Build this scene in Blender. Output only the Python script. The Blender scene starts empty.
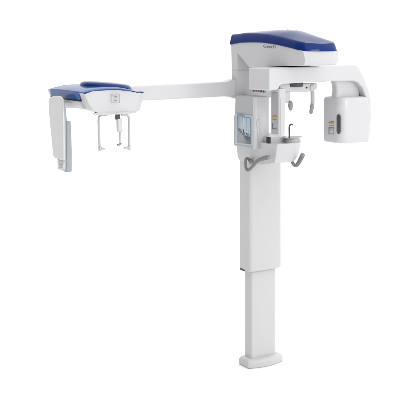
import bpy, bmesh, math, random
from math import sin, cos, radians, pi
from mathutils import Vector, Matrix
random.seed(4)
scene = bpy.context.scene
C = scene.collection

# ------------------------------------------------------------------ geometry of the view
F, D, H, HY = 923.0, 6.0, 2.12, 40.0          # focal length in photo pixels, distance, camera height, horizon row
TH = radians(32); cs, sn = cos(TH), sin(TH)   # the machine is turned 32 degrees
OX, OY = (249-200)/F*5.95, -.05               # machine origin: foot of the column's front left edge

def I(px, py, lx=None, ly=None):
    """photo pixel -> machine coordinates on the plane lx=const (side) or ly=const (front)"""
    t = (px-200)/F
    if ly is not None:
        lx = (t*(D+OY+ly*cs)-OX+ly*sn)/(cs-t*sn)
    else:
        ly = (OX+lx*cs-t*(D+OY+lx*sn))/(sn+t*cs)
    z = D+OY+lx*sn+ly*cs
    return Vector((lx, ly, H-(py-HY)*z/F))

# ------------------------------------------------------------------ materials
def mat(name, col, rough=.4, coat=0., metal=0., noise=.0, bump=.0, scale=40., spec=.5, emit=None):
    m = bpy.data.materials.new(name); m.use_nodes = True
    nt = m.node_tree; b = nt.nodes['Principled BSDF']
    b.inputs['Base Color'].default_value = (*col, 1)
    b.inputs['Roughness'].default_value = rough
    b.inputs['Metallic'].default_value = metal
    b.inputs['Specular IOR Level'].default_value = spec
    b.inputs['Coat Weight'].default_value = coat
    b.inputs['Coat Roughness'].default_value = .08
    tc = nt.nodes.new('ShaderNodeTexCoord')
    n = nt.nodes.new('ShaderNodeTexNoise'); n.inputs['Scale'].default_value = scale
    n.inputs['Detail'].default_value = 5
    nt.links.new(tc.outputs['Object'], n.inputs['Vector'])
    if noise:
        mr = nt.nodes.new('ShaderNodeMapRange')
        mr.inputs['To Min'].default_value = 1-noise; mr.inputs['To Max'].default_value = 1+noise
        nt.links.new(n.outputs['Fac'], mr.inputs['Value'])
        mx = nt.nodes.new('ShaderNodeVectorMath'); mx.operation = 'SCALE'
        mx.inputs[0].default_value = col
        nt.links.new(mr.outputs[0], mx.inputs['Scale'])
        nt.links.new(mx.outputs[0], b.inputs['Base Color'])
        rr = nt.nodes.new('ShaderNodeMapRange')
        rr.inputs['To Min'].default_value = rough*.85; rr.inputs['To Max'].default_value = rough*1.15
        nt.links.new(n.outputs['Fac'], rr.inputs['Value'])
        nt.links.new(rr.outputs[0], b.inputs['Roughness'])
    if bump:
        n2 = nt.nodes.new('ShaderNodeTexNoise'); n2.inputs['Scale'].default_value = 900
        nt.links.new(tc.outputs['Object'], n2.inputs['Vector'])
        bp = nt.nodes.new('ShaderNodeBump'); bp.inputs['Strength'].default_value = bump
        bp.inputs['Distance'].default_value = .0004
        nt.links.new(n2.outputs['Fac'], bp.inputs['Height'])
        nt.links.new(bp.outputs[0], b.inputs['Normal'])
    if emit:
        b.inputs['Emission Color'].default_value = (*col, 1)
        b.inputs['Emission Strength'].default_value = emit
    return m

M = dict(
    white=mat('white_enamel', (.575, .575, .587), .30, .1, noise=.0, bump=.0, scale=6),
    column=mat('column_enamel', (.555, .555, .563), .34, .05, noise=.0, bump=.1, scale=6),
    arm=mat('arm_enamel', (.60, .60, .612), .28, .1, noise=.0, bump=.0, scale=6),
    cool=mat('cool_grey_plastic', (.40, .43, .455), .45, .05, noise=.02, bump=.2, scale=10),
    cool2=mat('cassette_grey', (.34, .365, .385), .45, .05, noise=.02, bump=.2, scale=10),
    window=mat('window_grey', (.36, .365, .37), .4, .05, noise=.02, bump=.2, scale=10),
    panel=mat('panel_grey_plastic', (.42, .425, .43), .45, .05, noise=.02, bump=.2, scale=10),
    bezel=mat('bezel_blue_white', (.48, .53, .60), .35, .0, noise=.01),
    blue=mat('blue_gloss', (.0005, .022, .155), .10, .0, spec=.28, noise=.03, scale=4),
    blue2=mat('blue_satin_lit', (.010, .070, .27), .16, .0, spec=.4, noise=.03, scale=4),  # paler base colour imitates reflected light on the scan head cover
    grip=mat('grip_rubber', (.19, .19, .195), .55, noise=.08, bump=.6, scale=60),
    pad=mat('pad_grey', (.27, .275, .28), .6, noise=.05, bump=.4, scale=60),
    black=mat('black_rubber', (.012, .012, .014), .5, noise=.1),
    dark=mat('dark_grey', (.06, .06, .065), .45, noise=.1),
    steel=mat('brushed_metal', (.52, .53, .54), .32, metal=.6, noise=.05, scale=80),
    clear=mat('pale_plastic', (.50, .51, .52), .3, .1, noise=.02),
    orange=mat('warning_orange', (.50, .25, .05), .5, noise=.1),
    redbtn=mat('red_brown', (.30, .13, .10), .5, noise=.1),
    print_=mat('printed_grey', (.14, .14, .16), .6),
    screen=mat('screen_pale', (.50, .60, .68), .15, .6, noise=.04, scale=20),
    screend=mat('screen_dark', (.13, .15, .17), .15, .6, noise=.2, scale=60),
    screenl=mat('screen_line', (.20, .26, .38), .2, .5),
)

# ------------------------------------------------------------------ helpers
ROOT = bpy.data.objects.new('dental_xray_unit', None)
ROOT.empty_display_size = .2
C.objects.link(ROOT)
ROOT.location = (OX, OY, 0); ROOT.rotation_euler = (0, 0, TH)
ROOT['label'] = 'white floor-standing dental x-ray machine with dark blue covers and a long side arm'
ROOT['category'] = 'x-ray machine'

def link(name, bm, m, parent, bevel=0., segs=3, smooth=None, label=None, angle=30):
    """one mesh object; its origin sits at the middle of the mesh"""
    bmesh.ops.recalc_face_normals(bm, faces=bm.faces[:])
    c = sum((v.co for v in bm.verts), Vector())/len(bm.verts)
    for v in bm.verts: v.co -= c
    me = bpy.data.meshes.new(name); bm.to_mesh(me); bm.free()
    for mm in (m if isinstance(m, (list, tuple)) else [m]): me.materials.append(mm)
    o = bpy.data.objects.new(name, me); C.objects.link(o)
    po = Vector(parent['o']) if 'o' in parent else Vector()
    o.parent = parent; o.location = c-po; o['o'] = c[:]
    for p in me.polygons: p.use_smooth = True
    if bevel:
        b = o.modifiers.new('edge', 'BEVEL'); b.width = bevel; b.segments = segs
        b.limit_method = 'ANGLE'; b.angle_limit = radians(angle); b.harden_normals = True
        b.use_clamp_overlap = True
    elif smooth is not None:
        me.set_sharp_from_angle(angle=radians(smooth))
    if label: o['label'] = label
    return o

def prism(bm, pts, off):
    a = [bm.verts.new(p) for p in pts]; b = [bm.verts.new(Vector(p)+Vector(off)) for p in pts]
    bm.faces.new(a); bm.faces.new(b[::-1])
    n = len(a)
    for i in range(n): bm.faces.new((a[i], b[i], b[(i+1) % n], a[(i+1) % n]))
    return a, b

def loft(bm, loops, cap=True):
    L = [[bm.verts.new(p) for p in lp] for lp in loops]
    n = len(L[0])
    for a, b in zip(L, L[1:]):
        for i in range(n): bm.faces.new((a[i], a[(i+1) % n], b[(i+1) % n], b[i]))
    if cap: bm.faces.new(L[0]); bm.faces.new(L[-1][::-1])
    return L

def box(bm, x0, x1, y0, y1, z0, z1):
    return loft(bm, [[(x0, y0, z), (x1, y0, z), (x1, y1, z), (x0, y1, z)] for z in (z0, z1)])

def rrect(x0, x1, y0, y1, z, r, n=6):
    out = []
    for cx, cy, a0 in ((x1-r, y1-r, 0), (x0+r, y1-r, 90), (x0+r, y0+r, 180), (x1-r, y0+r, 270)):
        for k in range(n+1):
            a = radians(a0+90*k/n); out.append((cx+r*cos(a), cy+r*sin(a), z))
    return out

def smoothpath(pts, n=8):
    P = [Vector(p) for p in pts]; P = [2*P[0]-P[1]]+P+[2*P[-1]-P[-2]]; out = []
    for i in range(1, len(P)-2):
        for k in range(n):
            t = k/n; p0, p1, p2, p3 = P[i-1:i+3]
            out.append(.5*((2*p1)+(p2-p0)*t+(2*p0-5*p1+4*p2-p3)*t*t+(3*p1-p0-3*p2+p3)*t**3))
    out.append(P[-2]); return out

def tube(bm, pts, rad, n=16, flat=1.):
    """swept tube, parallel transported frame, domed ends; rad number or list"""
    P = [Vector(p) for p in pts]
    R = rad if isinstance(rad, (list, tuple)) else [rad]*len(P)
    t = (P[1]-P[0]).normalized(); up = Vector((0, 0, 1)) if abs(t.z) < .9 else Vector((0, 1, 0))
    u = t.cross(up).normalized(); loops = []
    for i, p in enumerate(P):
        t = (P[min(i+1, len(P)-1)]-P[max(i-1, 0)]).normalized()
        u = (u-t*u.dot(t)).normalized(); v = t.cross(u)
        ring = lambda c, r: [c+u*r*cos(2*pi*k/n)+v*r*flat*sin(2*pi*k/n) for k in range(n)]
        if i == 0:
            for f in (.25, .7): loops.append(ring(p-t*R[0]*.6*(1-f), R[0]*math.sqrt(f)*.95))
        loops.append(ring(p, R[i]))
        if i == len(P)-1:
            for f in (.7, .25): loops.append(ring(p+t*R[i]*.6*(1-f), R[i]*math.sqrt(f)*.95))
    loft(bm, loops)

def ellipsoid(bm, c, rx, ry, rz):
    bmesh.ops.create_uvsphere(bm, u_segments=24, v_segments=14, radius=1,
                              matrix=Matrix.Translation(c) @ Matrix.Diagonal((rx, ry, rz, 1)))

def interp(tab, x):
    tab = sorted(tab)
    if x <= tab[0][0]: return tab[0][1]
    for (a, fa), (b, fb) in zip(tab, tab[1:]):
        if x <= b:
            t = (x-a)/(b-a); return fa+(fb-fa)*t
    return tab[-1][1]

def text_mesh(s, size, origin, xdir, ydir, depth=.0006, shear=0., xs=1.):
    cu = bpy.data.curves.new('lettering', 'FONT'); cu.body = s; cu.size = size; cu.extrude = depth/2; cu.shear = shear
    cu.resolution_u = 3
    to = bpy.data.objects.new('lettering', cu); C.objects.link(to)
    dg = bpy.context.evaluated_depsgraph_get()
    me = bpy.data.meshes.new_from_object(to.evaluated_get(dg))
    bpy.data.objects.remove(to)
    bm = bmesh.new(); bm.from_mesh(me); bpy.data.meshes.remove(me); bpy.data.curves.remove(cu)
    X, Y = Vector(xdir).normalized(), Vector(ydir).normalized(); N = X.cross(Y)
    for v in bm.verts:
        v.co = Vector(origin)+X*v.co.x*xs+Y*v.co.y+N*v.co.z
    return bm

def quad_on(bm, f, x0, y0, x1, y1, off, mi=0):
    """thin plate between two photo rows/columns on a side plane"""
    a, b = prism(bm, [f(x0, y0), f(x1, y0), f(x1, y1), f(x0, y1)], off)
    return a

# ================================================================== COLUMN
# foot
bm = bmesh.new()
zt, = (.075,)
BY0 = -.004; BY1 = .108; BX0 = I(239.2, 363, ly=BY1).x; BX1 = I(280.4, 362.5, ly=BY0+.03).x
def foot(z, g):
    x0, x1, y0, y1 = BX0-g, BX1+g, BY0-g, BY1+min(g, 0)*.3
    pts = [(x1, y1), (x0, y1)]
    pts += [(x0, y0+.010), (x0+.008, y0+.003)]
    for k in range(1, 10):
        t = k/10; pts.append((x0+.008+(x1-x0-.016)*t, y0+.003-.026*sin(pi*t)))
    pts += [(x1-.008, y0+.003), (x1, y0+.010)]
    return [(x, y, z) for x, y in pts]
loft(bm, [foot(.001, .0), foot(.006, .003), foot(.034, .002), foot(.041, -.002), foot(.047, -.008), foot(.052, -.018), foot(.054, -.030)])
link('base_plate', bm, M['column'], ROOT, bevel=.004, segs=3, angle=25)
# inner column
p0 = I(250.5, 267, ly=.012); pr = I(275, 267, ly=.012)
x0, x1 = p0.x+.002, pr.x
x0 = .032; x1 = .229
bm = bmesh.new()
lp = lambda z, g=0: rrect(x0-g, x1+g, .018-g, .102+g, z, .014)
loft(bm, [lp(.03), lp(1.05)])
link('inner_column', bm, M['column'], ROOT, smooth=30)
# outer column: rounded front with a shallow vertical groove beside the left corner
zb = I(249, 272.2, ly=0).z
def outer(z, g=0):
    pts = [(.259+g, .104+g), (0-g, .104+g), (-.001-g, .012), (.001-g, .001-g)]
    pts += [(.003, .002-g), (.005, .001-g), (.009, -.005-g), (.018, -.009-g)]
    for k in range(9):
        t = k/8; pts.append((.03+.205*t, -.010-.006*sin(pi*t)-g))
    pts += [(.245, -.007-g), (.255, .000-g), (.259+g, .012)]
    return [(x, y, z) for x, y in pts]
bm = bmesh.new()
loft(bm, [outer(zb-.0, -.006), outer(zb+.006), outer(1.50)])
link('outer_column', bm, M['column'], ROOT, smooth=40)
bm = bmesh.new(); box(bm, -.0015, .03, .060, .100, zb-.006, zb+.008)
link('column_glide', bm, M['dark'], ROOT, bevel=.002)
bm = bmesh.new(); box(bm, .03, .215, .004, .022, zb-.010, zb+.02)
link('column_gasket', bm, M['panel'], ROOT, bevel=.002)

# ================================================================== HEAD HOUSING
LX0, LX1 = -.03, .242
S = lambda px, py: I(px, py, lx=LX0)
low = [(231, 44.3), (240, 42.5), (252, 42.0), (262, 42.3), (276, 44.2), (290, 47.4), (303, 51.0)]
side = [S(*p) for p in low] + [S(305, 60), S(304.3, 64.8), S(302.5, 65.6), S(249, 67), S(237.3, 53), S(237.3, 69.8), S(231.6, 69.8)]
bm = bmesh.new()
n = len(side)
mids = []
def head_loop(x, g):
    c = sum(side, Vector())/n
    out = []
    for i, p in enumerate(side):
        q = p.copy(); q.x = x
        if g:                                   # pull the lower front corner in towards the right flank
            if i >= 6 and i <= 9: q.y += g*.6
            if i in (7, 8, 9, 10): q.z += g*(.5 if i < 10 else .3)
        out.append(q)
    return out
FRy = S(303, 54).y
loops = [head_loop(LX0, 0)]
for t in (.1, .3, .5, .7, .86): 
    lpz = head_loop(LX0+(LX1-LX0)*t, 0)
    for i in (5, 6, 7, 8, 9): lpz[i].y -= .022*sin(pi*t)+.0*t
    loops.append(lpz)
lpz = head_loop(LX1-.022, 0)
for i in (7, 8, 9): lpz[i].z += .006
loops.append(lpz)
lpz = head_loop(LX1-.006, 0)
for i in (7, 8, 9, 10): lpz[i].z += .045 if i != 7 else .01
for i in (7, 8, 9): lpz[i].y += .012
loops.append(lpz)
lpz = head_loop(LX1, 0)
for i in (7, 8, 9, 10): lpz[i].z += .062 if i != 7 else .02
for i in (7, 8, 9): lpz[i].y += .030
loops.append(lpz)
loft(bm, loops)
head = link('head_housing', bm, M['white'], ROOT, bevel=.011, segs=3, angle=24)

# upper column below the seam
bm = bmesh.new()
side2 = [S(231.6, 70.2), S(237.3, 70.2), I(237.3, 150, lx=LX0), I(232.5, 150, lx=LX0)]
for q in side2: pass
zlo = I(237.3, 99, lx=LX0).z
a = [side2[0], side2[1], Vector((LX0, side2[1].y, zlo)), Vector((LX0, side2[0].y, zlo))]
prism(bm, a, (LX1-LX0, 0, 0))
uc = link('upper_column', bm, M['white'], ROOT, bevel=.004)
bm = bmesh.new(); box(bm, .0, .235, .10, .155, 1.45, side2[0].z-.02); link('guide_rail', bm, M['panel'], uc, bevel=.003)
bm = bmesh.new(); box(bm, LX0+.003, LX1-.003, side2[1].y+.003, side2[0].y-.003, side2[0].z-.008, side2[0].z+.012); link('seam_gasket', bm, M['panel'], uc)

# blue top cover
bm = bmesh.new()
zbt = [(I(px, py, lx=LX0).y, I(px, py, lx=LX0).z) for px, py in low]
bandtop = [(235, 34.4), (245, 32.9), (258, 33.1), (268, 33.8), (280, 36), (291, 39.0), (300, 41.4), (306, 43.6)]
ztt = [(I(px, py, lx=LX0+.01).y, I(px, py, lx=LX0+.01).z) for px, py in bandtop]
yb, yf = S(231, 44).y+.004, S(303, 54).y-.004
cx = (LX0+LX1)/2; hw = (LX1-LX0)/2+.004
def plan():
    pts = []
    for k in range(17): pts.append((-1, 1-.92*2*k/16*.5*1.0))          # left side, back -> front
    pts = [(-1., yb+(yf+.05-yb)*k/16) for k in range(17)]
    pts += [(-.93, yf+.014), (-.86, yf+.0)]
    for k in range(1, 10): u = -.86+1.72*k/10; pts.append((u, yf-.022*cos(u/.86*pi/2)))
    pts += [(.86, yf+.006), (.93, yf+.02)]
    pts += [(1., yf+.05+(yb-yf-.05)*k/16) for k in range(17)]
    pts += [(.5, yb+.012), (0, yb+.016), (-.5, yb+.012)]
    return pts
PL = plan(); yc = (yb+yf)/2
def rlip(py): return interp(zbt, py)
loops = []
loops.append([(cx+u*hw*.96, yc+(y-yc)*.985, interp(zbt, y)-.004) for u, y in PL])
loops.append([(cx+u*hw*1.012, yc+(y-yc)*1.006, interp(zbt, y)-.001) for u, y in PL])
loops.append([(cx+u*hw*1.014, yc+(y-yc)*1.007, interp(zbt, y)+.003) for u, y in PL])
def frontlift(u, y): return 0
for s, q in ((.995, .35), (.955, .80), (.925, .96)):
    loops.append([(cx+u*hw*s, yc+(y-yc)*(1-(1-s)*.3), interp(zbt, y)*(1-q)+interp(ztt, y)*q) for u, y in PL])
sT = .90
ztop = lambda y: interp(ztt, y)
for s in (.90, .87, .82, .74, .62, .48, .33, .17, .0):
    r = s/.90
    lo = []
    for u, y in PL:
        yy = yc+(y-yc)*(.975*(.62+.38*r) if s < .9 else .975)
        edge = min(1, (yy-yf)/.12) if yy-yf < .12 else 1
        d = .034*(1-r**2.2)
        if s < .9: d *= max(.0, min(1, (yy-yf-.004)/.24))**.6
        # the dome swells towards the front half, is lower at the back
        d *= interp([(yf, 1.), (yc-.12, .98), (yc+.05, .62), (yc+.18, .36), (yb, .10)], yy)
        lo.append((cx+u*hw*s, yy, ztop(yy)+d))
    loops.append(lo)
L9 = loft(bm, loops, cap=False); bm.faces.new(L9[0])
bmesh.ops.remove_doubles(bm, verts=L9[-1], dist=.0008)
cover = link('top_cover', bm, M['blue'], ROOT, smooth=38)
# small screw dimple
bm = bmesh.new()
qz = ztop(yc-.06)+.034*.85
ellipsoid(bm, Vector((cx-.004, yc-.06, qz)), .008, .008, .003)
link('cover_stud', bm, M['dark'], cover, smooth=60)
# badge lettering on the side of the head
o0 = I(263.2, 47.5, lx=LX0-.0012); o1 = I(275.4, 48.4, lx=LX0-.0012)
d = (o1-o0)
bm = text_mesh('Cranex D', .026, o0, d, (0, 0, 1), xs=1.)
w = max((v.co-o0).dot(d.normalized()) for v in bm.verts)
for v in bm.verts:
    t = (v.co-o0).dot(d.normalized()); v.co += d.normalized()*(t*(d.length/w)-t)
link('badge_lettering', bm, M['print_'], head, label='small dark name lettering below the blue cover')

# round bearing between head and rotating arm
bm = bmesh.new()
zh = I(300, 66, ly=-.35).z
c0 = Vector((.105, -.36, 0))
def disc(bm, c, r, z0, z1, n=40, b=.004):
    loft(bm, [[(c.x+rr*cos(2*pi*k/n), c.y+rr*sin(2*pi*k/n), z) for k in range(n)] for rr, z in ((r-b, z0), (r, z0+b), (r, z1-b), (r-b, z1))])
zarm = I(300, 66.6, ly=-.45).z
disc(bm, c0, .082, zarm-.03, zarm+.055, b=.002)
link('swivel_bearing', bm, M['black'], ROOT, smooth=35)

# ================================================================== ROTATING ARM
AF, AB = -.45, -.235         # front and back planes of the arm
FA = lambda px, py: I(px, py, ly=AF)
outline = [FA(269, 68.6), FA(277, 67.6), FA(300, 66.9), FA(330, 66.0), FA(353, 64.9), FA(356.5, 65.1), FA(359, 67.5), FA(364.5, 78),
           FA(369.0, 90), FA(371.3, 102), FA(371.6, 118), FA(371.0, 130), FA(369.8, 138), FA(368.8, 142.4),
           FA(366.5, 142.4), FA(367.2, 137),
           FA(368.2, 130), FA(368.6, 112), FA(366.3, 98), FA(363, 88), FA(358.5, 82.6), FA(354, 81),
           FA(333, 81.3), FA(305, 82.6), FA(284, 84.0), FA(280.5, 85.4), FA(279.0, 88.6), FA(277.5, 89.8), FA(269.0, 91.2)]
bm = bmesh.new()
a, b = prism(bm, outline, (0, AB-AF, 0))
# round the outer shoulder at the back too: narrower towards the rear
arm = link('rotating_arm', bm, M['arm'], ROOT, bevel=.012, segs=4, angle=40)
# connector strip under the left end of the arm
bm = bmesh.new()
zc = I(269, 91.2, ly=AF).z
lxa = FA(269, 90).x
box(bm, lxa+.016, lxa+.06, AF+.055, AB-.004, zc-.016, zc+.004)
cs_ = link('connector_strip', bm, M['panel'], arm, bevel=.003)
for k in range(5):
    bm = bmesh.new(); yy = AF+.075+k*.026
    ellipsoid(bm, (lxa+.014, yy, zc-.006), .004, .008, .006)
    link('connector_plug', bm, M['redbtn'] if k in (2, 3) else M['dark'], arm, smooth=60)

# tube head
TF = AF-.012
T = lambda px, py: I(px, py, ly=TF)
c_bl, c_br = T(341, 144.4), T(368.3, 143.0)
ztop_t = T(341, 97.5).z; zbot = c_bl.z
x0, x1 = c_bl.x, T(371, 120).x
xb1 = c_br.x
yb_t = I(324, 141, lx=x0+.01).y
bm = bmesh.new()
def tl(z, x1, g=0, r=.055):
    x0_, y0, y1 = x0+g, TF+g, yb_t-g; x1 = x1-g; out = []
    n = 8
    for cx_, cy_, a0, rr in ((x1-.03, y1-.03, 0, .03), (x0_+.018, y1-.018, 90, .018), (x0_+r, y0+r, 180, r), (x1-.03, y0+.03, 270, .03)):
        for k in range(n+1):
            a = radians(a0+90*k/n); out.append((cx_+rr*cos(a), cy_+rr*sin(a), z))
    return out
zz = lambda t: zbot+(ztop_t-zbot)*t
loops = [tl(zz(0), xb1+.014, .018), tl(zz(.006), xb1+.014, .009), tl(zz(.018), xb1+.014, .003), tl(zz(.04), xb1+.016, 0), tl(zz(.25), xb1+.027, 0), tl(zz(.5), x1+.014, 0), tl(zz(.75), x1+.006, 0),
         tl(zz(.93), x1-.010, 0), tl(zz(.965), x1-.012, .003), tl(zz(.985), x1-.014, .009), tl(zz(.996), x1-.016, .019), tl(zz(1.0), x1-.018, .032)]
loft(bm, loops)
th = link('tube_head', bm, M['arm'], ROOT, smooth=50)
# neck between beam and tube head
bm = bmesh.new()
nk0 = I(336.5, 90, ly=AF+.045).x
loft(bm, [rrect(nk0+dx, FA(365, 90).x, AF+.045, AF+.105, z, .018) for z, dx in ((ztop_t-.01, -.004), (ztop_t+.03, .006), (ztop_t+.07, .004), (FA(340, 81).z+.01, -.012), (FA(340, 80).z+.02, -.03))])
link('tube_neck', bm, M['white'], ROOT, smooth=45)
# beam slot, label and warning sticker on the face that looks at the patient
xs_ = x0
TS = lambda px, py, off=0: I(px, py, lx=xs_-.0012-off)
bm = bmesh.new()
s0, s1 = TS(337.3, 114.2), TS(341.6, 134.4)
s0 = TS(336.6, 114.2); s1 = TS(340.2, 134.2)
n = 10; pts = []
cy = (s0.y+s1.y)/2; hwid = abs(s1.y-s0.y)/2
for k in range(n+1):
    a = pi*k/n; pts.append(Vector((xs_-.0015, cy+hwid*cos(a), s0.z-hwid+hwid*sin(a))))
for k in range(n+1):
    a = pi+pi*k/n; pts.append(Vector((xs_-.0015, cy+hwid*cos(a), s1.z+hwid+hwid*sin(a))))
prism(bm, pts, (.004, 0, 0)); link('beam_slot', bm, M['dark'], th)
def sticker(parent, f, x, y, k=1.):
    bm = bmesh.new()
    quad_on(bm, f, x, y, x+2.6*k, y+1.9, (.002, 0, 0))
    quad_on(bm, f, x+2.6*k, y-.7, x+5.6*k, y+1.9, (.002, 0, 0))
    link('warning_sticker', bm, M['orange'], parent)
    bm = bmesh.new()
    quad_on(bm, f, x+.5*k, y+3.7, x+5.3*k, y+4.0, (.002, 0, 0))
    return bm
bm = sticker(th, TS, 328.6, 121.6)
link('printed_line', bm, M['print_'], th)
bm = bmesh.new()
for (a, b_, c_, d_) in ((328.6, 127.3, 328.9, 133.8), (328.6, 133.8, 333.9, 134.25), (333.6, 127.6, 333.9, 133.8), (328.9, 127.3, 333.9, 127.55)):
    quad_on(bm, TS, a, b_, c_, d_, (.002, 0, 0))
link('printed_label', bm, M['print_'], th)
bm = bmesh.new(); quad_on(bm, lambda px, py: TS(px, py, -.0005), 329, 127.6, 333.6, 133.8, (.001, 0, 0))
link('label_patch', bm, M['clear'], th)

# panoramic sensor hanging under the left end of the arm
lxs = I(279.2, 139, ly=AF+.02).x
SS = lambda px, py, off=0: I(px, py, lx=lxs-off)
ysf = AF+.02; ysb = SS(269.8, 130).y
zst, zsb = zc+.01, SS(279, 136.6).z
rx = I(285.6, 130, ly=ysf).x
bm = bmesh.new()
pf = [(lxs, ysf), (rx, ysf), (rx, ysb), (lxs, ysb)]
loft(bm, [rrect(lxs-dx, rx+dx2, ysf, ysb, z, .012) for z, dx, dx2 in ((zsb, -.008, -.012), (zsb+.012, 0, 0), (zsb+.12, 0, .0), (zst-.05, 0, .006), (zst, 0, .006))])
sen = link('sensor_head', bm, M['white'], ROOT, smooth=40)
bm = bmesh.new()
quad_on(bm, lambda a, b: SS(a, b, .003), 271.2, 92.5, 277.8, 134.4, (.006, 0, 0))
link('sensor_window', bm, M['window'], sen, bevel=.0025)
bm = bmesh.new()
FS = lambda a, b: I(a, b, ly=ysf-.0025)
prism(bm, [FS(280.6, 99), FS(282, 97.5), FS(284.2, 98), FS(284.6, 131), FS(283.3, 135), FS(280.6, 135.6)], (0, .005, 0))
link('sensor_trim', bm, M['column'], sen, bevel=.0025)
f = lambda a, b: SS(a, b, .0042)
bm = sticker(sen, f, 272.0, 115.6, .8)
link('printed_line', bm, M['print_'], sen)
bm = bmesh.new()
prism(bm, [f(272.2, 123.2), f(272.75, 123.2), f(272.75, 128.2), f(276.4, 128.6), f(276.4, 129.4), f(272.2, 129.0)], (.002, 0, 0))
link('printed_label', bm, M['print_'], sen)

# head support under the pivot with two temple rests
HS = -.36
G = lambda px, py, ly=HS: I(px, py, ly=ly)
bm = bmesh.new()
up = [G(279.5, 83.6), G(317.8, 83.3), G(318, 86.2), G(316.8, 89.4), G(313.5, 91.2), G(305, 92.2), G(294, 92.3), G(284, 91.0), G(280, 88.5)]
prism(bm, up, (0, .07, 0))
hsup = link('head_support_bar', bm, M['white'], ROOT, bevel=.008, segs=3, angle=35)
bm = bmesh.new(); disc(bm, Vector((.105, -.33, 0)), .06, G(300, 85).z-.01, FA(300, 82).z+.02)
link('support_mount', bm, M['dark'], hsup, smooth=40)
bm = bmesh.new(); ellipsoid(bm, G(306.8, 87.6, HS-.003), .006, .003, .006); link('screw', bm, M['black'], hsup, smooth=60)
bm = bmesh.new(); ellipsoid(bm, G(312.2, 87.6, HS-.004), .017, .006, .019); link('pivot_cap', bm, M['clear'], hsup, smooth=60)
bm = bmesh.new()
box(bm, G(287.3, 95).x, G(292.6, 95).x, HS+.02, HS+.045, G(290, 103).z, G(290, 90).z)
t1 = link('temple_rest', bm, M['white'], ROOT, bevel=.006)
bm = bmesh.new(); ellipsoid(bm, G(290.6, 105.6, HS+.015), .0165, .012, .031); link('temple_pad', bm, M['pad'], t1, smooth=60)
bm = bmesh.new()
tube(bm, smoothpath([G(312.2, 90, HS+.03), G(312.6, 96, HS+.03), G(312.6, 102, HS+.03), G(311.9, 108, HS+.03)], 5), .0135, flat=.7)
t2 = link('temple_rest', bm, M['panel'], ROOT, smooth=60)
bm = bmesh.new()
tube(bm, smoothpath([G(312.0, 104.5, HS+.018), G(311.6, 109, HS+.018), G(310.9, 113.2, HS+.018)], 5), [.009, .012, .0125, .013, .0135, .0135, .013, .013, .0125, .012, .010], flat=.8)
link('temple_pad', bm, M['pad'], t2, smooth=60)

# ================================================================== CONTROL PANEL on the left of the column
PX = -.055
PS = lambda px, py, off=0: I(px, py, lx=PX-off)
pfy, pby = PS(254, 120).y, PS(233.2, 120).y
PFr = lambda px, py: I(px, py, ly=pfy)
ztp = PFr(254, 96.8).z; zbp = PFr(254, 149.0).z
xr = PFr(268.6, 120).x
bm = bmesh.new()
def pl(z, g=0, dy=0): return rrect(PX+g, xr-g, pfy+g, pby-g-dy, z, .012)
loft(bm, [pl(zbp, .004), pl(zbp+.004), pl(PS(236, 142).z, 0), pl(PS(236, 118).z), pl(PS(236, 113).z, 0, .012), pl(ztp-.004, 0, .018), pl(ztp, .004, .018)])
pan = link('control_panel', bm, M['panel'], ROOT, smooth=35)
# brighter rounded front shell
bm = bmesh.new()
xl = PFr(254.5, 120).x
shell = []
for z in (zbp-.003, zbp+.003, ztp-.03, ztp-.002):
    g = .003 if z in (zbp-.003,) else 0
    shell.append([(x, y, z) for x, y in [(PX-.002+g, pfy+.012), (PX-.002+g, pfy+.0), (PX+.004, pfy-.008+g), (PX+.012, pfy-.013+g), (PX+.022, pfy-.0125+g), (PX+.028, pfy-.009+g), (PX+.036, pfy-.010+g), (PX+.05, pfy-.018+g), (PX+.07, pfy-.020+g), (xr-.012, pfy-.015+g), (xr+.001-g, pfy-.004), (xr+.003-g, pfy+.012), (xr+.003-g, pfy+.05)]])
loft(bm, shell)
link('front_shell', bm, M['arm'], pan, bevel=.003, segs=2, angle=40)
bm = bmesh.new()
hp = lambda px, py: I(px, py, ly=pfy-.019)
prism(bm, [hp(257.0, 122), hp(258.4, 119.5), hp(259.6, 119.2), hp(259.6, 138.4), hp(258.0, 137.6)], (0, .010, 0))
link('panel_recess_shade', bm, M['column'], pan, bevel=.003)  # raised strip in greyer enamel, its tone imitating a shaded grip recess
# bezel and screen
bm = bmesh.new()
prism(bm, [PS(235.4, 112.8, .006), PS(252.8, 115.8, .006), PS(253.0, 145.8, .006), PS(235.2, 143.8, .006)], (.010, 0, 0))
bez = link('screen_bezel', bm, M['bezel'], pan, bevel=.004)
bm = bmesh.new()
def scr(u, v, off):   # u,v in 0..1 on the screen quad
    a, b, c, d = PS(237.0, 115.6, off), PS(250.4, 117.9, off), PS(250.5, 144.3, off), PS(237.0, 142.7, off)
    t = a*(1-u)+b*u; q = d*(1-u)+c*u; return t*(1-v)+q*v
def patch(bm, pts, off, th_, mi):
    nf = len(bm.faces)
    prism(bm, [scr(u, v, off) for u, v in pts], (th_, 0, 0))
    bm.faces.ensure_lookup_table()
    for fc in bm.faces[nf:]: fc.material_index = mi
patch(bm, [(0, 0), (1, 0), (1, 1), (0, 1)], .0095, .004, 0)
jag = [(0, 1), (0, .52)]; prof = [.50, .44, .46, .40, .47, .56, .52, .60, .50, .47, .56, .62, .60, .52, .58, .64, .55, .60, .68]
for k, h in enumerate(prof): jag.append(((k+.5)/len(prof), h+.05*(k % 2)))
jag += [(1, .60), (1, 1)]
patch(bm, jag, .0102, .001, 1)
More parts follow.
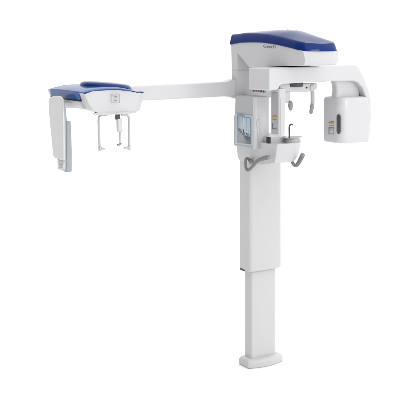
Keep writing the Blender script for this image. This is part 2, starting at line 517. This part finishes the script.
for k in range(60):
    u = random.random(); v = .46+random.random()*.26; s = random.uniform(.008, .028)
    patch(bm, [(u-s, v-s*.7), (min(u+s, 1), v-s*.5), (min(u+s*.8, 1), v+s*.7), (max(u-s, 0), v+s*.5)] if u-s > 0 else [(0, v-s), (s, v-s), (s, v+s), (0, v+s)], .0106+.00005*k, .001, 0 if v > .56 else 1)
for u0, u1, v0, v1 in ((.0, 1, .0, .015), (.36, .385, .02, .5), (.0, .025, .02, .5), (.975, 1, .02, .6), (.70, .712, .02, .5)):
    patch(bm, [(u0, v0), (u1, v0), (u1, v1), (u0, v1)], .0104, .001, 2)
link('screen', bm, [M['screen'], M['screend'], M['screenl']], pan)
o0, o1 = PS(237.2, 114.9, .0092), PS(244.4, 116.0, .0092); d = o1-o0
bm = text_mesh('Cranex D', .020, o0, d, (0, 0, 1), shear=.15)
w = max((v.co-o0).dot(d.normalized()) for v in bm.verts)
for v in bm.verts:
    t = (v.co-o0).dot(d.normalized()); v.co += d.normalized()*(t*(d.length/w)-t)
link('panel_lettering', bm, M['print_'], bez)
# the block above the bezel that carries the panel towards the arm
# ================================================================== CARRIAGE with chin rest and handles
KX = -.022
K = lambda px, py: I(px, py, lx=KX)
KF = K(277, 144)
prof = [K(236.5, 141), K(236.8, 150), K(237.6, 157), K(239.6, 160.5), K(250, 164.0), K(262, 164.6), K(274.6, 163.2), K(275.9, 154), K(277.0, 144.2), K(268, 143.6), K(255, 141.5)]
bm = bmesh.new()
xR = I(304.3, 143.4, ly=KF.y).x
def kl(x, lift, back): 
    out = []
    for i, p in enumerate(prof):
        q = p.copy(); q.x = x
        if 4 <= i <= 7: q.z += lift*(1 if i < 7 else .5)
        if 5 <= i <= 8: q.y += back
        out.append(q)
    return out
loft(bm, [kl(KX, 0, 0), kl(KX+.01, 0, -.004), kl(.12, .002, -.012), kl(xR-.075, .004, -.010), kl(xR-.03, .018, .008), kl(xR-.012, .035, .02), kl(xR, .075, .035)])
car = link('carriage', bm, M['white'], ROOT, bevel=.006, segs=3, angle=28)
KFy = KF.y
KK = lambda px, py, o=0: I(px, py, ly=KFy-o)
# raised back block behind the shelf with the side button
bm = bmesh.new()
zs = KF.z
z1_ = KK(280, 138.4).z
box(bm, I(270.3, 140, ly=-.22).x, I(287, 140, ly=-.22).x, -.22, -.05, zs-.03, I(275, 136.6, ly=-.22).z)
rb = link('rest_block', bm, M['white'], ROOT, bevel=.006)
bm = bmesh.new()
q0 = I(268.9, 137.2, ly=-.24); q1 = I(270.9, 143.2, ly=-.24)
box(bm, q0.x, q1.x, -.24, -.21, q1.z, q0.z)
link('release_button', bm, M['black'], rb, bevel=.004)
# chin rest
CY = -.26
cc = I(293, 141, ly=CY)
bm = bmesh.new()
n = 32
def ring(rx_, ry_, z, tilt=0): return [(cc.x+rx_*cos(2*pi*k/n), CY+ry_*sin(2*pi*k/n), z+tilt*cos(2*pi*k/n)) for k in range(n)]
z0 = zs-.004
loft(bm, [ring(.052, .045, z0), ring(.050, .043, z0+.012), ring(.044, .036, z0+.018), ring(.046, .036, z0+.022, .001), ring(.062, .044, z0+.028, .003), ring(.064, .046, z0+.031, .003), ring(.058, .042, z0+.031, .003), ring(.04, .03, z0+.024, .001)])
chin = link('chin_rest', bm, M['clear'], ROOT, smooth=50)
bm = bmesh.new()
R_ = lambda px, py: I(px, py, ly=CY)
tube(bm, smoothpath([R_(289.4, 139.5), R_(289.3, 132), R_(289.3, 127), R_(289.9, 125.2), R_(291.4, 124.4), R_(292.8, 124.7)], 5), .0052, n=12)
link('bite_rod', bm, M['dark'], ROOT, smooth=60)

# handles
def handle(path, rads, name='patient_handle'):
    bm = bmesh.new(); p = smoothpath(path, 6)
    n = len(p); R = []
    for i in range(n):
        t = i/(n-1)*(len(rads)-1); k = min(int(t), len(rads)-2); R.append(rads[k]+(rads[k+1]-rads[k])*(t-k))
    tube(bm, p, [q*.88 for q in R], n=18)
    return link(name, bm, M['grip'], ROOT, smooth=60)
h = handle([I(250.5, 162.5, lx=-.01), I(248.2, 158.8, lx=-.05), I(245.9, 159.2, lx=-.085), I(245.6, 164, lx=-.09), I(246.4, 169.0, lx=-.09), I(248.6, 170.0, lx=-.088),
            I(253, 166, lx=-.085), I(256.5, 161.8, lx=-.083), I(260, 159.6, lx=-.08), I(265.0, 157.9, lx=-.08), I(268.2, 157.3, lx=-.08)],
           [.010, .010, .010, .0105, .0105, .0105, .011, .012, .0135, .0155, .016])
bm = bmesh.new(); e = I(268.6, 157.2, lx=-.08); dirv = (I(268.6, 157.2, lx=-.08)-I(264, 158, lx=-.08)).normalized()
tube(bm, [e-dirv*.002, e+dirv*.004, e+dirv*.009], [.0139, .0137, .012]); link('end_cap', bm, M['pad'], h, smooth=60)
bm = bmesh.new(); tube(bm, [I(252.0, 163.0, lx=KX+.012), I(250.5, 161.8, lx=KX-.02)], [.016, .013]); link('handle_mount', bm, M['pad'], h, smooth=60)
B = lambda px, py, o=0: I(px, py, lx=xR+.03+o)
ky = KFy+.02
W = lambda px, py, o=0: I(px, py, ly=ky+o)
h2 = handle([W(287.5, 156, .12), W(291.2, 160.6, .03), W(292.4, 162.6), W(294.2, 165.0, -.01), W(296.3, 165.4, -.02), W(298.6, 162.8, -.03), W(300.6, 159.2, -.04), W(302.3, 155.8, -.05)],
            [.010, .010, .011, .012, .013, .015, .0165, .0165])
bm = bmesh.new(); e = W(302.4, 155.6, -.05); dirv = (W(302.3, 155.8, -.05)-W(300.6, 159.2, -.04)).normalized()
tube(bm, [e-dirv*.002, e+dirv*.006, e+dirv*.010], [.0148, .0145, .0128]); link('end_cap', bm, M['pad'], h2, smooth=60)

# ================================================================== CEPHALOMETRIC ARM
AY = .10
A = lambda px, py: I(px, py, ly=AY)
bm = bmesh.new()
tp = [A(120, 87.1), A(180, 84.2), A(226, 81.9), A(229, 81.2), A(233, 79.6), A(243, 79.6), A(243, 98.2), A(233, 97.9), A(229, 96.9), A(226, 96.5), A(180, 99.0), A(120, 101.9)]
prism(bm, tp, (0, .075, 0))
link('side_arm', bm, M['arm'], ROOT, bevel=.009, segs=4, angle=40)

# ================================================================== CEPHALOMETRIC HEAD
CF = -.12                                # front plane of its white end cap
Q = lambda px, py, o=0: I(px, py, ly=CF+o)
lxl = Q(83.3, 93).x; lxr = Q(146.2, 93).x
CB = I(50, 90, lx=lxl).y                 # rear end
topc = [(83.3, 93.0), (88, 91.6), (95, 90.4), (105, 89.6), (118, 89.5), (128, 90.8), (137.5, 92.8), (146.2, 93.2)]
front = [Q(*p) for p in topc] + [Q(143.9, 102), Q(140.0, 110), Q(134.5, 111.8), Q(115, 113.4), Q(97, 112.8), Q(91.8, 111), Q(87, 103)]
bm = bmesh.new()
ctr = sum(front, Vector())/len(front)
FPROF = lambda t: interp([(0, .0), (.09, -.020), (.3, -.029), (.5, -.032), (.7, -.029), (.84, -.020), (1, .030)], t)
def capl(s, o): return [Vector((ctr.x+(p.x-ctr.x)*s, CF+o, ctr.z+(p.z-ctr.z)*s)) for p in front]
def bulge(o, k):
    out = []
    for p in front:
        q = p.copy(); t = (p.x-lxl)/(lxr-lxl)
        q.y = CF+o+FPROF(t)*k; out.append(q)
    return out
L3 = loft(bm, [bulge(.0, 1), bulge(.045, .6), capl(1.0, .075)])
cap = link('scan_head_front', bm, M['white'], ROOT, bevel=.006, segs=3, angle=32)
# badge: recessed outline with two dots
bm = bmesh.new()
BQ = lambda px, py: I(px, py, ly=CF-.0325)
def frame(bm, f, x0, y0, x1, y1, t, off):
    for a, b_, c_, d_ in ((x0, y0, x1, y0+t), (x0, y1-t, x1, y1), (x0, y0+t, x0+t, y1-t), (x1-t, y0+t, x1, y1-t)):
        quad_on(bm, f, a, b_, c_, d_, off)
frame(bm, BQ, 111.8, 94.0, 119.6, 102.8, .22, (0, .003, 0))
link('badge_frame', bm, M['cool'], cap)
for (px, py, rx_, rz_) in ((116.2, 96.6, .008, .005), (115.8, 100.6, .007, .004), (113.2, 95.6, .003, .003)):
    bm = bmesh.new(); ellipsoid(bm, BQ(px, py), rx_, .004, rz_); link('indicator', bm, M['pad'] if rx_ > .005 else M['cool'], cap, smooth=60)
# white under tray running back
bm = bmesh.new()
U = lambda px, py: I(px, py, lx=lxl+.02)
zt_ = Q(83.3, 101.6).z; 
yb2 = CB-.03
secs = []
for y, sx in ((CF+.07, 1.), (CB-.06, 1.), (CB-.0, .97)):
    zb_ = Q(90, 110.6).z
    secs.append([(lxl+.006, y, zt_+.001), (lxl+.006, y, zt_-.010), (lxl+.014, y, zb_+.022), (lxl+.034, y, zb_+.002), (lxr-.034, y, zb_+.002), (lxr-.022, y, zb_+.018), (lxr-.012, y, zt_-.006), (lxr-.012, y, zt_+.001)])
loft(bm, secs)
tray = link('scan_head_tray', bm, M['white'], ROOT, bevel=.008, angle=30)
# black gasket
bm = bmesh.new(); box(bm, lxl+.004, lxr-.004, CF+.06, CB+.001, zt_-.003, zt_+.006)
link('gasket', bm, M['black'], tray)
# lower lip in front
bm = bmesh.new()
loft(bm, [[(x, y, z) for x, y in [(Q(92, 112).x+g, CF-.012+g), (Q(105, 112).x, CF-.028+g), (Q(125, 112).x, CF-.028+g), (Q(136.6, 112).x-g, CF-.008+g), (Q(136.6, 112).x-g, CF+.06), (Q(92, 112).x+.055+g, CF+.06)]] for z, g in ((Q(110, 114.6).z, .006), (Q(110, 112).z, 0))])
link('lower_lip', bm, M['white'], tray, bevel=.004)
# blue shell
bm = bmesh.new()
zs_ = Q(83.3, 101.2).z; ze = Q(83.3, 93.2).z
secs = []
tops = [Q(*p) for p in topc]
def cover_sec(y, s, ex):
    out = [(lxl+.006, y, zs_+.002), (lxl+.003*1, y, (zs_+ze)/2)]
    for i, p in enumerate(tops):
        t = i/(len(tops)-1)
        x = ctr.x+(p.x-ctr.x)*s
        out.append((x, y, p.z+ex*(.35+.65*sin(pi*t))))
    out += [(lxr-.006, y, (zs_+ze)/2), (lxr-.01, y, zs_+.002)]
    return out
for y, s, ex in ((CF-.0, 1.004, .004), (CF+.01, 1.006, .009), (CF+.03, 1.0, .013), (CF+.056, 1.0, .015), (CF+.064, 1.0, .015), (CF+.16, 1., .018), (CF+.30, 1., .018), (CB-.03, 1., .013), (CB, .995, .006)):
    sec = cover_sec(y, s, ex)
    if y < CF+.06:
        t0 = []
        for i, v in enumerate(sec):
            x, yy, z = v
            if i < 2 or i > len(tops)+1: z = max(z, ze-.004)
            k = (x-lxl)/(lxr-lxl)
            yy += (FPROF(k)*1.05-.002)*(1 if y < CF+.02 else .7)
            t0.append((x, yy, z))
        sec = t0
    secs.append(sec)
loft(bm, secs)
sh = link('blue_cover', bm, M['blue2'], ROOT, smooth=35)
# raised oval swell on the blue cover
bm = bmesh.new()
n = 40; ex_c = Vector(((lxl+lxr)/2+.036, CF+.20, 0)); zt0 = Q(105, 89.6).z
lo = []
for s, z in ((1.06, -.010), (1.03, .006), (1.0, .016), (.95, .023), (.85, .028), (.6, .032), (.3, .034), (.05, .035)):
    lo.append([(ex_c.x+.150*s*cos(2*pi*k/n), ex_c.y+.15*s*sin(2*pi*k/n), zt0+z-.014*s*cos(2*pi*k/n)) for k in range(n)])
loft(bm, lo)
link('cover_swell', bm, M['blue'], sh, smooth=50)
# white rear cap
bm = bmesh.new()
rear = [Vector((p.x, CB, p.z)) for p in front]
rc = ctr.copy()
loft(bm, [[Vector((rc.x+(p.x-rc.x)*s, CB+o, rc.z+(p.z-rc.z)*s)) for p in rear] for s, o in ((1.0, .002), (1.03, .02), (1.0, .045))])
link('scan_head_rear', bm, M['white'], ROOT, bevel=.006, angle=32)

# ear rods and nasion rest
EY = CF+.12
E_ = lambda px, py, o=0: I(px, py, ly=EY+o)
def ear(pts, foot, name='ear_rod_holder'):
    bm = bmesh.new(); 
    path = [E_(*p) for p in pts]; tube(bm, smoothpath(path, 5), .0068, n=12, flat=1.)
    o = link(name, bm, M['clear'], ROOT, smooth=60)
    bm = bmesh.new(); tube(bm, [E_(*foot[0]), E_(*foot[1])], [.0095, .0035], n=12); link('ear_plug', bm, M['clear'], o, smooth=60)
    bm = bmesh.new(); e = E_(*pts[-1]); tube(bm, [e+Vector((0, 0, .012)), e-Vector((0, 0, .012))], .0085, n=12); link('plug_socket', bm, M['steel'], o, smooth=60)
    return o
ear([(107, 115.0), (101.5, 115.4), (99.2, 116.6), (98.6, 120), (98.8, 130), (99.3, 140), (99.8, 148.4)], [(100, 148.3), (105.2, 149.0)])
ear([(121.5, 114.6), (126, 114.9), (128.4, 116.6), (129.0, 121), (129.1, 130), (129.2, 140), (129.2, 147.6)], [(129, 147.4), (123.4, 148.2)])
bm = bmesh.new()
a, b_ = E_(115.6, 113.5), E_(119.6, 119.4); box(bm, a.x, b_.x, EY-.012, EY+.012, b_.z, a.z)
nj = link('nasion_joint', bm, M['dark'], ROOT, bevel=.003)
bm = bmesh.new()
loft(bm, [rrect(E_(116.8+d, y).x, E_(121.4+d, y).x, EY-.014, EY+.010, E_(119, y).z, .005) for y, d in ((118.6, -.3), (121, 0), (131, .3), (131.6, .3))])
ns = link('nasion_slide', bm, M['steel'], ROOT, bevel=.002)
bm = bmesh.new(); tube(bm, [E_(119.8, 131), E_(120.2, 137), E_(120.2, 143)], [.0075, .007, .006], n=12, flat=.6); link('nasion_rod', bm, M['clear'], ns, smooth=60)
bm = bmesh.new(); tube(bm, smoothpath([E_(121.0, 143.2), E_(119.4, 144.6), E_(117.6, 144.8)], 4), .006, n=12); link('nasion_pad', bm, M['pad'], ns, smooth=60)

# digital sensor plate hanging at the left of the head
VX = lxl-.055
V = lambda px, py: I(px, py, lx=VX)
bm = bmesh.new()
pl_ = [V(48.2, 99.5), V(49.6, 97.4), V(52, 96.3), V(56.5, 95.8), V(59.8, 96.6), V(61.6, 99), V(62.2, 104), V(62.6, 130), V(63.0, 160.6), V(60, 160.2), V(54, 157.8), V(52.9, 155.8), V(50.5, 132), V(48.6, 112)]
prism(bm, pl_, (.016, 0, 0))
sp = link('sensor_cover', bm, M['arm'], ROOT, bevel=.006, segs=4, angle=25)
vy = V(62.6, 130).y
VF = lambda px, py, o=0: I(px, py, ly=vy+o)
bm = bmesh.new()
x0 = VX+.0155; x1 = VF(67.6, 140).x
prism(bm, [Vector((x0, vy+.012, VF(66, 100).z)), Vector((x0+.25*(x1-x0), vy+.012, VF(66, 103).z)), Vector((x0+.5*(x1-x0), vy+.012, VF(66, 107).z)), Vector((x0+.8*(x1-x0), vy+.012, VF(66, 112).z)), Vector((x0+.95*(x1-x0), vy+.012, VF(66, 117).z)), Vector((x1+.004, vy+.012, VF(66, 121).z)), Vector((x1+.004, vy+.012, VF(66, 171.0).z)), Vector((x0, vy+.012, VF(66, 169.5).z))], (0, .060, 0))
sb = link('sensor_holder', bm, M['cool'], ROOT, bevel=.004, angle=30)
bm = bmesh.new()
x2 = VF(72.6, 150).x
loft(bm, [rrect(x1-.002, x2+dx, vy+.006, vy+.070, z, .006) for z, dx in ((VF(68, 172.3).z, -.004), (VF(68, 171.4).z, 0), (VF(68, 150).z, 0), (VF(68, 121.4).z, -.008))])
link('sensor_cassette', bm, M['cool2'], ROOT, smooth=35)
bm = bmesh.new()
loft(bm, [rrect(VX+.006, VF(65.6, 165).x, vy+.006, vy+.092, z, .006) for z in (VF(63, 170.8).z, VF(63, 160.6).z)])
fb = link('sensor_foot', bm, M['arm'], sb, bevel=.0)
bm = bmesh.new()
V2 = lambda px, py: I(px, py, lx=VX+.005)
frame(bm, V2, 59.3, 162.8, 62.2, 168.0, .45, (.003, 0, 0)); quad_on(bm, V2, 60.1, 164.2, 61.6, 166.4, (.003, 0, 0))
link('release_mark', bm, M['cool'], sb)
bm = bmesh.new()
box(bm, VX+.02, lxl+.03, vy+.04, vy+.12, Q(90, 106).z, Q(90, 104).z)
link('sensor_bracket', bm, M['white'], sb, bevel=.004)

# ================================================================== SETTING
bm = bmesh.new()
bmesh.ops.create_grid(bm, x_segments=4, y_segments=4, size=600)
me = bpy.data.meshes.new('floor'); bm.to_mesh(me); bm.free()
fl = bpy.data.objects.new('floor', me); C.objects.link(fl); fl['kind'] = 'structure'
me.materials.append(mat('white_studio_floor', (.93, .93, .93), .9, noise=.003, spec=.0))

# ------------------------------------------------------------------ light: a white studio tent and a soft key
wd = bpy.data.worlds.new('World'); scene.world = wd; wd.use_nodes = True
nt = wd.node_tree; bg = nt.nodes['Background']
tc = nt.nodes.new('ShaderNodeTexCoord')
sep = nt.nodes.new('ShaderNodeSeparateXYZ'); nt.links.new(tc.outputs['Generated'], sep.inputs[0])
up = nt.nodes.new('ShaderNodeMapRange'); up.inputs['From Min'].default_value = .05; up.inputs['From Max'].default_value = .9
up.inputs['To Min'].default_value = 1.03; up.inputs['To Max'].default_value = 1.75
nt.links.new(sep.outputs['Z'], up.inputs['Value'])
dt = nt.nodes.new('ShaderNodeVectorMath'); dt.operation = 'DOT_PRODUCT'; dt.inputs[1].default_value = (-.85, -.53, 0)
nt.links.new(tc.outputs['Generated'], dt.inputs[0])
dk = nt.nodes.new('ShaderNodeMapRange'); dk.inputs['From Min'].default_value = .15; dk.inputs['From Max'].default_value = .85
dk.inputs['To Min'].default_value = 1.; dk.inputs['To Max'].default_value = .22; dk.interpolation_type = 'SMOOTHSTEP'
nt.links.new(dt.outputs['Value'], dk.inputs['Value'])
mu = nt.nodes.new('ShaderNodeMath'); mu.operation = 'MULTIPLY'
nt.links.new(up.outputs[0], mu.inputs[0]); nt.links.new(dk.outputs[0], mu.inputs[1])
nt.links.new(mu.outputs[0], bg.inputs['Strength']); bg.inputs['Color'].default_value = (1, 1, 1, 1)

def area(name, loc, target, size, power):
    l = bpy.data.lights.new(name, 'AREA'); l.shape = 'SQUARE'; l.size = size; l.energy = power
    o = bpy.data.objects.new(name, l); C.objects.link(o); o.location = loc
    o.rotation_euler = (Vector(target)-Vector(loc)).to_track_quat('-Z', 'Y').to_euler()
area('softbox', (8.0, -6.5, 3.4), (.4, 0, 1.5), 2.6, 165)

# ------------------------------------------------------------------ camera
cam = bpy.data.cameras.new('camera'); co = bpy.data.objects.new('camera', cam); C.objects.link(co)
co.location = (0, -D, H); co.rotation_euler = (pi/2, 0, 0)
cam.sensor_width = 36; cam.lens = F/400*36
cam.shift_y = -(200-HY)/400
cam.clip_end = 3000
scene.camera = co
for o in list(C.objects):
    if 'o' in o: del o['o']
scene.view_settings.view_transform = 'Standard'; scene.view_settings.look = 'None'
scene.view_settings.exposure = 0; scene.view_settings.gamma = 1
